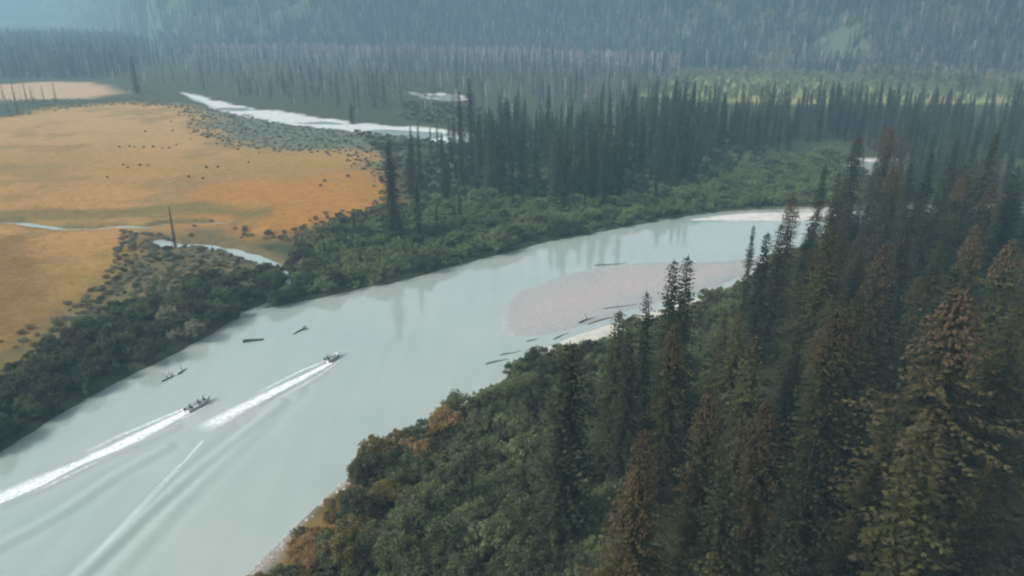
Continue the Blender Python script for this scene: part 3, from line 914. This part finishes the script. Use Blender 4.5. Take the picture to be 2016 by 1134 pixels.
mt = []
al = []
g_ = np.random.default_rng(81)
ang = g_.uniform(-41, 41, 60000); dist = np.sqrt(g_.random(60000)) * 1.0
for a_, q in zip(ang, g_.random(60000)):
    ft = float(np.interp(a_, AZ, FT))
    span = 420.0
    r_ = ft - 15 + q * span
    if g_.random() > (r_ / 2600) * 1.0 + .12: continue
    x, y = r_ * math.sin(R(a_)), r_ * math.cos(R(a_))
    mt.append((x, y))
Z = zs(mt)
mp_, ap_, bl = [], [], []
for (x, y), z in zip(mt, Z):
    u, v = proj(x, y, z)
    light = fnoise(np.array([x]), np.array([y]), 120.0)[0] + (.20 if u > 1480 and v > 40 else -.2 if u < 1400 else -.06)
    gap_ = fnoise(np.array([x]), np.array([y + 300]), 90.0)[0]
    if gap_ < -.16 and rng.random() < .75: continue
    if rng.random() < .05: bl.append((x, y, z - .1, rng.uniform(.8, 1.3), rng.uniform(0, 6.28), rng.randrange(2), 1.1))
    elif light > .08 and rng.random() < .8:
        ap_.append((x, y, z - .1, rng.uniform(.7, 1.25), rng.uniform(0, 6.28), rng.randrange(3), 1.0))
    else:
        mp_.append((x, y, z - .1, rng.uniform(.5, 1.15), rng.uniform(0, 6.28), rng.randrange(6), rng.uniform(.8, 1.15)))
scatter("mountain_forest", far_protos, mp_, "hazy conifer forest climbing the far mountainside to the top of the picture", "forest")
for x, y in zip(*jitter_points(GREEN_BAND, 8.0, 91, .85)):
    z = float(zs([(x, y)])[0])
    ap_.append((x, y, z - .1, rng.uniform(.5, .95), rng.uniform(0, 6.28), rng.randrange(3), .9))
scatter("aspen_wood", asp_protos, ap_, "pale yellow green aspens on the lower slope behind the dark wood on the right", "wood")
for x, y in zip(*jitter_points(poly([(380, 118), (600, 116), (800, 122), (1000, 128), (1200, 134), (1340, 140), (1340, 132), (1000, 118), (600, 108), (380, 110)]), 7.0, 92, .8)):
    z = float(zs([(x, y)])[0])
    bl.append((x, y, z - .1, rng.uniform(.8, 1.25), rng.uniform(0, 6.28), rng.randrange(2), 1.0))
for x, y in zip(*jitter_points(VALLEY, 24.0, 93, .5)):
    if not river_ok(x, y): continue
    bl.append((x, y, float(zs([(x, y)])[0]) - .1, rng.uniform(.6, 1.0), rng.uniform(0, 6.28), rng.randrange(2), 1.1))
scatter("bare_wood", bare_protos, bl, "pale pinkish leafless trees lining the foot of the far mountain", "wood")
print("mountain", len(mp_), len(ap_), len(bl))

ul = [(x, y, s, sz, k) for x, y, s, sz, k in rest_shrub]
for P, step, seed, ks, sr, kp in (
        (WILLOW_FLAT, 2.6, 101, [5, 5, 5, 3], (.25, .6), .5),
        (CREEK_STRIP, 2.0, 102, [5, 5, 5, 3, 4], (.25, .6), .75),
        (poly([(745, 425), (660, 452), (590, 485), (470, 470), (560, 462), (640, 440), (742, 405)]), 2.6, 103, [4, 5, 0, 2], (.4, .8), .7),
        (poly([(-400, 225), (0, 198), (200, 197), (250, 190), (355, 212), (250, 207), (130, 217), (0, 236), (-400, 262)]), 3.6, 104, [5, 5, 5], (.3, .6), .5),
        (poly([(700, 262), (960, 292), (860, 330), (800, 400), (748, 400), (760, 320)]), 3.4, 105, [3, 2, 0, 5], (.6, 1.0), .8),
        (poly([(800, 205), (960, 215), (980, 262), (850, 248), (780, 236)]), 5.0, 106, [0, 2, 3], (.7, 1.2), .8)):
    for x, y in zip(*jitter_points(P, step, seed, kp)):
        if not river_ok(x, y): continue
        ul.append((x, y, rng.uniform(*sr), rng.uniform(.35, .6) if P is WILLOW_FLAT or step == 3.6 else rng.uniform(.6, .9), rng.choice(ks)))
mdx, mdy = jitter_points(poly([(-100, 800), (-100, 215), (130, 200), (380, 200), (800, 270), (780, 440), (560, 560), (200, 660)]), 2.6, 108, .8)
mdd = sdist(MEADOW, mdx, mdy)
for x, y, q in zip(mdx, mdy, mdd):                          # scrub thinning out into the meadow
    if -22 < q < 6 and rng.random() < .22 * math.exp(-max(0, -q) / 4) and river_ok(x, y):
        ul.append((x, y, rng.uniform(.25, .6), rng.uniform(.6, 1.0), rng.choice([5, 6, 6, 6, 4])))
for x, y in zip(*jitter_points(STAND, 3.6, 109, .8)):
    if river_ok(x, y): ul.append((x, y, rng.uniform(.6, 1.3), rng.uniform(.7, 1.2), rng.choice([0, 2, 3, 3, 5])))
for x, y in zip(*jitter_points(FOREST, 3.2, 107, .8)):     # undergrowth between the near spruces
    u, v = proj(x, y, 1.0)
    if math.hypot(x, y) > 45 and u < 2100: ul.append((x, y, rng.uniform(.5, 1.0), rng.uniform(.6, 1.0), rng.choice([2, 3, 3, 0])))
Z = zs(ul)
scatter("undergrowth", shrub_protos, [(x, y, z, s, rng.uniform(0, 6.28), k, sz) for (x, y, s, sz, k), z in zip(ul, Z)],
        "low willow thicket spreading between the banks, the meadow and the trees", "undergrowth")
print("undergrowth", len(ul))

# sedge tussocks over the meadow
m_sedge = foliage("leaves_sedge", (.27, .155, .05), (.46, .29, .11), (.36, .24, .09), .5)
tuft_protos = []
for i in range(4):
    r = random.Random(700 + i); mb = MB()
    for k in range(46):
        a = r.uniform(0, 6.28); q = .45 * math.sqrt(r.random()); b0 = Vector((q * math.cos(a), q * math.sin(a), -.05)); hh = r.uniform(.12, .32)
        d = Vector((math.cos(a), math.sin(a), 0)) * r.uniform(.1, .5); w = Vector((-d.y, d.x, 0)).normalized() * .045
        mb.add([b0 - w, b0 + w, b0 + d + Vector((0, 0, hh))], [(0, 1, 2)])
    tuft_protos.append(mb.mesh("sedge_tuft", m_sedge))
tl_ = []
for x, y in zip(*jitter_points(poly([(-60, 760), (0, 700), (130, 625), (240, 550), (330, 470), (560, 470), (640, 445), (742, 408), (745, 360), (560, 340), (-60, 380)]), 1.7, 121, .6)):
    if fnoise(np.array([x]), np.array([y]), 9.0)[0] + fnoise(np.array([x]), np.array([y]), 35.0)[0] < .02: continue
    tl_.append((x, y))
Z = zs(tl_)
scatter("meadow_sedge", tuft_protos, [(x, y, z, rng.uniform(.5, 1.1), rng.uniform(0, 6.28), rng.randrange(4), rng.uniform(.4, .8)) for (x, y), z in zip(tl_, Z) if z > .3],
        "orange brown sedge tussocks growing over the wet meadow", "sedge")
print("sedge", len(tl_))

# shore stones
m_stone = plain("shore_stone", (.26, .24, .22), (.52, .49, .46), 1.2, .85)
stone_protos = []
for i in range(4):
    r = random.Random(600 + i)
    bm = bmesh.new(); bmesh.ops.create_icosphere(bm, subdivisions=1, radius=.3)
    for v_ in bm.verts: v_.co *= r.uniform(.7, 1.25); v_.co.z *= .6
    me = bpy.data.meshes.new("stone"); bm.to_mesh(me); bm.free(); me.materials.append(m_stone); stone_protos.append(me)
sl = []
for P, step, kp in ((rock, .75, .75), (flats, 2.0, .35)):
    for x, y in zip(*jitter_points(P, step, 111, kp)):
        z = float(zs([(x, y)])[0])
        if z < -.12: continue
        sl.append((x, y, z, rng.uniform(.35, 1.25) ** 1.5, rng.uniform(0, 6.28), rng.randrange(4), rng.uniform(.6, 1.1)))
scatter("shore_stones", stone_protos, sl, "pale stones strewn along the water edge of the near bank", "stones")

# ------------------------------------------------------------------ driftwood
m_drift = plain("drift_wood", (.11, .095, .08), (.24, .21, .18), 2.0)
m_wet = plain("wet_drift_wood", (.022, .024, .022), (.060, .058, .050), 2.0, .5)
def log(u1, v1, u2, v2, rad, label, mat, branches=0, name="drift_log", z0=.0, group=None, cat="log", root=False, seed=0):
    r = random.Random(seed + int(u1 * 7 + v1))
    a, b = ground(u1, v1), ground(u2, v2)
    c0 = (a + b) / 2
    zc = max(z0, float(zs([c0])[0]))
    o = empty(name, (c0[0], c0[1], zc + rad * .35), 0)
    tag(o, label, cat, group)
    d = Vector((b[0] - a[0], b[1] - a[1], 0)); L = d.length; d.normalize(); s = Vector((-d.y, d.x, 0))
    m = MB(); pts = []; rads = []
    for i in range(9):
        t = i / 8
        pts.append(d * L * (t - .5) + s * .05 * L * math.sin(t * 3 + seed) + Vector((0, 0, .05 * math.sin(5 * t)))); rads.append(rad * (1.0 - .55 * t) * r.uniform(.9, 1.1))
    m.tube(pts, rads, 9)
    link("log_trunk", m.mesh("log_trunk", mat, True), o)
    for i in range(branches):
        q = MB(); t = r.uniform(.15, .95); p0 = pts[int(t * 8)]
        dd = (s * r.choice((-1, 1)) * r.uniform(.3, 1) + d * r.uniform(-.2, .8) + Vector((0, 0, r.uniform(.3, 1.2)))).normalized(); Lb = r.uniform(.7, 1.9)
        q.tube([p0, p0 + dd * Lb * .55, p0 + dd * Lb + Vector((0, 0, .1))], [rad * .42, rad * .28, rad * .10], 6)
        link("branch", q.mesh("branch", mat, True), o)
    if root:
        q = MB()
        for i in range(11):
            a_ = r.uniform(0, 6.28); dd = (s * math.cos(a_) + Vector((0, 0, 1)) * (math.sin(a_) * .8 + .35) - d * r.uniform(.1, .5)).normalized(); Lb = r.uniform(.5, 1.0)
            q.tube([pts[0] + d * .15, pts[0] + dd * Lb * .6, pts[0] + dd * Lb - d * .2], [rad * .8, rad * .45, rad * .12], 6)
        link("root_wad", q.mesh("root_wad", mat, True), o)
    return o
log(318, 752, 345, 738, .16, "branchy dark snag stuck in the river near the far bank", m_wet, 7, "river_snag", cat="snag", seed=3)
log(350, 737, 369, 726, .20, "short dark log beside the branchy snag near the far bank", m_wet, 1, seed=5)
log(478, 674, 519, 668, .42, "thick dark log floating in midstream above the boats", m_wet, 0, seed=8)
log(598, 648, 578, 659, .22, "dark snag with its root wad raised, furthest upstream in the river", m_wet, 1, "river_snag", cat="snag", root=True, seed=9)
for i, (a, b, c_, d_, rd, lab) in enumerate([
        (958, 718, 1000, 706, .20, "grey drift log lying furthest left at the near shore shallows"),
        (985, 700, 1025, 690, .14, "thin drift log just above the leftmost one in the shallows"),
        (1010, 712, 1042, 700, .16, "short drift log lying by the shrubs right of the leftmost log"),
        (1036, 672, 1060, 667, .15, "small drift log lying off the tip of the gravel bar"),
        (1088, 668, 1118, 657, .18, "drift log lying on the pale flat between bar and near shrubs"),
        (1140, 638, 1168, 628, .22, "dark drift log at the lower rim of the gravel bar"),
        (1160, 640, 1230, 618, .20, "long drift log along the lower rim of the gravel bar"),
        (1190, 612, 1250, 600, .16, "thin drift log on the gravel bar behind the dark spruce tip"),
        (1170, 523, 1235, 517, .16, "long thin drift log on the far rim of the gravel bar")]):
    log(a, b, c_, d_, rd, lab, m_drift if i not in (5, 8) else m_wet, i % 3, seed=20 + i)

# ------------------------------------------------------------------ boats, their crews and wakes
m_alu = plain("boat_aluminium", (.62, .65, .65), (.74, .76, .76), 1.5, .5, .0)
m_seat = plain("boat_bench", (.16, .17, .17), (.22, .23, .23), 3)
m_motor = plain("outboard_cowl", (.015, .016, .018), (.03, .032, .035), 3, .4)
def hull(L, Wd, Hh):
    m = MB(); n_ = 13; prof = []
    for i in range(n_):
        t = i / (n_ - 1)
        w = Wd / 2 * (1 - max(0, (t - .45) / .55) ** 2.2 * .97) * (.9 + .1 * min(1, t / .3))
        keel = -.18 + .42 * max(0, (t - .6) / .4) ** 2
        shr = Hh * (.78 + .42 * t * t)
        y = L * (t - .5)
        prof.append([(-w, y, shr), (-w * .86, y, .02 + keel * .3), (0, y, keel), (w * .86, y, .02 + keel * .3), (w, y, shr)])
    T = .05
    k = 5
    outer = [q for s_ in prof for q in s_]
    inner = [(x * .93, y * .985, z + T if j not in (0, 4) else z) for s_ in prof for j, (x, y, z) in enumerate(s_)]
    fs = []
    for base, flip in ((0, False), (len(outer), True)):
        for i in range(n_ - 1):
            for j in range(k - 1):
                f = (base + i * k + j, base + i * k + j + 1, base + (i + 1) * k + j + 1, base + (i + 1) * k + j)
                fs.append(f[::-1] if flip else f)
    N = len(outer)
    for i in range(n_ - 1):
        for j in (0, k - 1):
            fs.append((i * k + j, (i + 1) * k + j, N + (i + 1) * k + j, N + i * k + j))
    for i in (0, n_ - 1):
        for j in range(k - 1):
            fs.append((i * k + j, i * k + j + 1, N + i * k + j + 1, N + i * k + j))
        fs.append(tuple(i * k + j for j in range(k)))
    m.add(outer + inner, fs)
    return m

def boat(u, v, u2, v2, L, label):
    a, b = ground(u, v), ground(u2, v2)
    d = b - a
    rz = math.atan2(d[1], d[0]) - math.pi / 2
    o = empty("motor_skiff", (a[0], a[1], .12), rz)
    tag(o, label, "boat", "open skiffs running up the river")
    o.rotation_euler = (R(3.0), 0, rz)
    link("hull", hull(L, 1.75, .62).mesh("hull", m_alu, True), o)
    for yy in (-L * .30, 0.0, L * .2):
        q = MB(); q.box((0, yy, .36), (1.36, .32, .05)); q.box((0, yy, .22), (.5, .2, .22))
        link("bench", q.mesh("bench", m_seat), o)
    g = MB()
    g.tube([(-.86, -L * .5, .52), (-.87, 0, .54), (-.72, L * .28, .60), (-.3, L * .46, .70), (0, L * .5, .74), (.3, L * .46, .70), (.72, L * .28, .60), (.87, 0, .54), (.86, -L * .5, .52)], [.03] * 9, 6)
    link("gunwale", g.mesh("gunwale", m_seat, True), o)
    bm = bmesh.new()
    bmesh.ops.create_cube(bm, size=1); bmesh.ops.scale(bm, vec=(.34, .48, .42), verts=bm.verts)
    bmesh.ops.translate(bm, vec=(0, -L * .5 - .22, .82), verts=bm.verts)
    bmesh.ops.bevel(bm, geom=bm.edges[:], offset=.09, segments=3, affect='EDGES')
    me = bpy.data.meshes.new("motor_cowl"); bm.to_mesh(me); bm.free(); me.materials.append(m_motor)
    mo = link("outboard_motor", me, o)
    q = MB(); q.tube([(0, -L * .5 - .22, .64), (0, -L * .5 - .24, .1), (0, -L * .5 - .26, -.45)], [.09, .07, .05], 8); q.tube([(0, -L * .5 - .05, .86), (0, -L * .5 + .55, .92)], [.025, .02], 6)
    link("motor_leg", q.mesh("motor_leg", m_motor, True), mo)
    return o, Matrix.Translation((a[0], a[1], .12)) @ Matrix.Rotation(rz, 4, 'Z') @ Matrix.Rotation(R(3), 4, 'X')

m_skin = plain("skin", (.36, .22, .16), (.42, .26, .19), 4, .6)
CL = {"navy": plain("navy_jacket", (.012, .016, .028), (.022, .028, .045), 4), "black": plain("black_jacket", (.010, .010, .011), (.022, .022, .023), 4),
      "dark green": plain("green_jacket", (.014, .024, .017), (.026, .040, .028), 4)}
m_trou = plain("dark_trousers", (.016, .016, .018), (.03, .03, .034), 4)
m_hair = plain("dark_hair", (.012, .009, .007), (.03, .02, .015), 8)
def person(mat4, y, cloth, pose, label, z_seat=.39):
    """a seated figure: one skinned body, hair its only child"""
    hip = Vector((0, 0, .10))
    V_ = [hip, Vector((0, .02, .34)), Vector((0, .05, .56)), Vector((0, .07, .66)), Vector((0, .10, .73)), Vector((0, .10, .84))]   # pelvis..chest, neck, skull
    E = [(0, 1), (1, 2), (2, 3), (3, 4), (4, 5)]
    Rd = [(.15, .12), (.145, .11), (.17, .115), (.06, .06), (.085, .10), (.075, .092)]
    def chain(start, pts, rads):
        prev = start
        for p_, q in zip(pts, rads):
            V_.append(Vector(p_)); Rd.append((q, q)); E.append((prev, len(V_) - 1)); prev = len(V_) - 1
    for s in (-1, 1):
        if pose == "tiller" and s == 1: arm = [(.20, .03, .57), (.30, -.10, .36), (.26, -.34, .40), (.25, -.42, .40)]
        else: arm = [(s * .20, .04, .57), (s * .26, .06, .30), (s * .17, .30, .22), (s * .15, .38, .21)]
        chain(2, arm, [.062, .05, .038, .035])
        hd = Vector(arm[-1]); dr = (hd - Vector(arm[-2])).normalized(); wrist = len(V_) - 1
        for f in range(5):
            off = Vector(((f - 2) * .020 * (1 if f else 1.4), 0, -.004 * abs(f - 2)))
            V_.append(hd + dr * (.05 if f else .02) + off); Rd.append((.011, .011)); E.append((wrist, len(V_) - 1))
            V_.append(hd + dr * ((.078, .090, .096, .090, .078)[f] if f else .05) + off * 1.25 + Vector((0, 0, -.025))); Rd.append((.008, .008)); E.append((len(V_) - 2, len(V_) - 1))
        chain(0, [(s * .10, .05, .08), (s * .15, .44, .12), (s * .14, .50, -.26), (s * .14, .62, -.31)], [.085, .065, .05, .04])
    me = bpy.data.meshes.new("person")
    me.from_pydata(V_, E, [])
    o = link("person", me)
    md = o.modifiers.new("skin", 'SKIN')
    for sv, q in zip(me.skin_vertices[0].data, Rd): sv.radius = q
    me.skin_vertices[0].data[0].use_root = True
    o.modifiers.new("sub", 'SUBSURF').levels = 1
    bpy.context.view_layer.update()
    dg = bpy.context.evaluated_depsgraph_get()
    nm = bpy.data.meshes.new_from_object(o.evaluated_get(dg))
    o.modifiers.clear(); o.data = nm
    nm.materials.clear()
    for m_ in (CL[cloth], m_trou, m_skin): nm.materials.append(m_)
    mi = []
    for p_ in nm.polygons:
        c0 = p_.center
        hand = (abs(c0.x) < .28 and c0.y > .345 and .15 < c0.z < .30 and pose != "none") and c0.z > .17 and c0.y > .36 and abs(abs(c0.x) - .15) < .06 and c0.z > .185
        if c0.z > .685 or hand or (pose == "tiller" and c0.y < -.39): mi.append(2)
        elif c0.z < .20 and not (c0.y < .36 and abs(c0.x) > .20): mi.append(1)
        else: mi.append(0)
    nm.polygons.foreach_set("material_index", mi)
    nm.polygons.foreach_set("use_smooth", [True] * len(mi))
    o.matrix_world = mat4 @ Matrix.Translation((0, y, z_seat))
    tag(o, label, "person")
    bm = bmesh.new(); bmesh.ops.create_uvsphere(bm, u_segments=14, v_segments=9, radius=.112)
    bmesh.ops.scale(bm, vec=(.92, 1.1, 1.0), verts=bm.verts); bmesh.ops.translate(bm, vec=(0, .085, .845), verts=bm.verts)
    bmesh.ops.delete(bm, geom=[v_ for v_ in bm.verts if v_.co.z < .80 + .45 * max(0, v_.co.y - .10)], context='VERTS')
    hm = bpy.data.meshes.new("hair"); bm.to_mesh(hm); bm.free(); hm.materials.append(m_hair)
    link("hair", hm, o)
    f = MB()                                             # nose, eyes, ears
    f.add([(-.014, .195, .790), (.014, .195, .790), (0, .228, .782), (0, .198, .825)], [(0, 1, 2), (1, 3, 2), (3, 0, 2)])
    link("nose", f.mesh("nose", m_skin), o)
    for s in (-1, 1):
        e = MB(); e.box((s * .034, .190, .815), (.022, .012, .012)); link("eye", e.mesh("eye", m_hair), o)
    return o

b1, M1 = boat(391, 799, 430, 778, 5.4, "pale open skiff carrying three dark figures, at the head of the lower wake")
b2, M2 = boat(655, 706, 700, 682, 4.0, "small pale open skiff with one dark figure, at the head of the upper wake")
person(M1, -1.80, "black", "tiller", "person in black steering at the stern of the skiff with three aboard")
person(M1, .02, "navy", "sit", "person in navy seated on the middle bench of the skiff with three aboard")
person(M1, 1.22, "dark green", "sit", "person in dark green seated nearest the bow of the skiff with three aboard")
person(M2, -1.38, "black", "tiller", "person in black alone aboard the skiff at the upper wake, hand on the tiller")

m_foam, n, l, p = nodes("wake_foam")
p.inputs["Base Color"].default_value = (.80, .84, .84, 1); p.inputs["Roughness"].default_value = .7
at = n.new("ShaderNodeAttribute"); at.attribute_name = "foam"
nz = noise(n, l, 1.1, 6, rough=.75)
ml_ = n.new("ShaderNodeMath"); ml_.operation = 'MULTIPLY_ADD'
l.new(ramp(n, l, nz, .25, .75), ml_.inputs[0]); ml_.inputs[1].default_value = 1.25; ml_.inputs[2].default_value = .28
mm = n.new("ShaderNodeMath"); mm.operation = 'MULTIPLY'; mm.use_clamp = True
l.new(at.outputs["Fac"], mm.inputs[0]); l.new(ml_.outputs[0], mm.inputs[1])
tb = n.new("ShaderNodeBsdfTransparent"); mx = n.new("ShaderNodeMixShader")
l.new(mm.outputs[0], mx.inputs[0]); l.new(tb.outputs[0], mx.inputs[1]); l.new(p.outputs[0], mx.inputs[2]); l.new(mx.outputs[0], n["Material Output"].inputs[0])
def ribbon(mb, foam, pts, w0, w1, f0, f1, zh=.10, ns=60, nc=14):
    """strip of churned water: a low foamy ridge"""
    P = np.array([ground(u, v) for u, v in pts])
    seg = np.concatenate([[0], np.cumsum(np.hypot(*np.diff(P, axis=0).T))])
    k = len(mb.v)
    for i in range(ns + 1):
        t = i / ns
        x, y = np.interp(t * seg[-1], seg, P[:, 0]), np.interp(t * seg[-1], seg, P[:, 1])
        x2, y2 = np.interp(min(1, t + .02) * seg[-1], seg, P[:, 0]), np.interp(min(1, t + .02) * seg[-1], seg, P[:, 1])
        x1, y1 = np.interp(max(0, t - .02) * seg[-1], seg, P[:, 0]), np.interp(max(0, t - .02) * seg[-1], seg, P[:, 1])
        d = Vector((x2 - x1, y2 - y1, 0)).normalized(); s = Vector((-d.y, d.x, 0))
        w = w0 + (w1 - w0) * t
        for j in range(nc + 1):
            q = 2 * j / nc - 1
            jag = 1 + .5 * float(fnoise(np.array([x * 1.0]), np.array([y + 40 * np.sign(q)]), 3.0)[0])
            mb.v.append((x + s.x * q * w * jag, y + s.y * q * w * jag, .035 + zh * (1 - q * q) * (.6 + .4 * math.sin(9 * t + 3 * q)) + .25 * abs(q) * 0))
            foam.append(max(0, (1 - q * q)) ** .8 * (f0 + (f1 - f0) * t) * min(1, (1 - t) / .12, (t + .02) / .03))
    for i in range(ns):
        for j in range(nc):
            a_ = k + i * (nc + 1) + j
            mb.f.append((a_, a_ + 1, a_ + nc + 2, a_ + nc + 1))
def wake(label, strips):
    mb, foam = MB(), []
    for st in strips: ribbon(mb, foam, *st)
    me = mb.mesh("wake", m_foam, True)
    a_ = me.attributes.new("foam", 'FLOAT', 'POINT'); a_.data.foreach_set("value", foam)
    o = link("wake_foam", me)
    tag(o, label, "wake", kind="stuff")
wake("white foam wake streaming to the left edge behind the skiff with three aboard", [
    ([(372, 809), (300, 846), (200, 896), (100, 942), (0, 984), (-120, 1034)], 1.1, 2.9, 1.25, .9),
    ([(368, 803), (300, 832), (230, 862), (160, 897)], .5, .8, .8, .35),
    ([(412, 797), (385, 812), (350, 830)], .4, .8, .6, .4)])
wake("white foam wake fanning out behind the small skiff furthest upstream", [
    ([(652, 715), (590, 747), (520, 782), (450, 818), (385, 852)], .7, 2.4, 1.25, .85),
    ([(646, 709), (590, 732), (540, 758), (500, 780)], .35, .7, .9, .3),
    ([(670, 710), (640, 733), (600, 758), (560, 780)], .3, .8, .55, .2),
    ([(400, 868), (370, 905), (310, 965), (240, 1040), (170, 1120)], 0.5, 1.0, .45, .22)])

# ------------------------------------------------------------------ haze
hz = MB(); hz.box((0, 2100, 298), (9200, 5000, 604))
m_haze = bpy.data.materials.new("haze"); m_haze.use_nodes = True
n, l = m_haze.node_tree.nodes, m_haze.node_tree.links
n.remove(n["Principled BSDF"])
pv = n.new("ShaderNodeVolumePrincipled")
pv.inputs["Color"].default_value = (.49, .81, 1.0, 1)
pv.inputs["Density"].default_value = .00037
pv.inputs["Anisotropy"].default_value = 0.0
l.new(pv.outputs[0], n["Material Output"].inputs["Volume"])
ho = link("haze", hz.mesh("haze", m_haze))
tag(ho, "pale blue haze hanging over the whole valley", "haze", kind="stuff")
print("objects", len(bpy.data.objects))
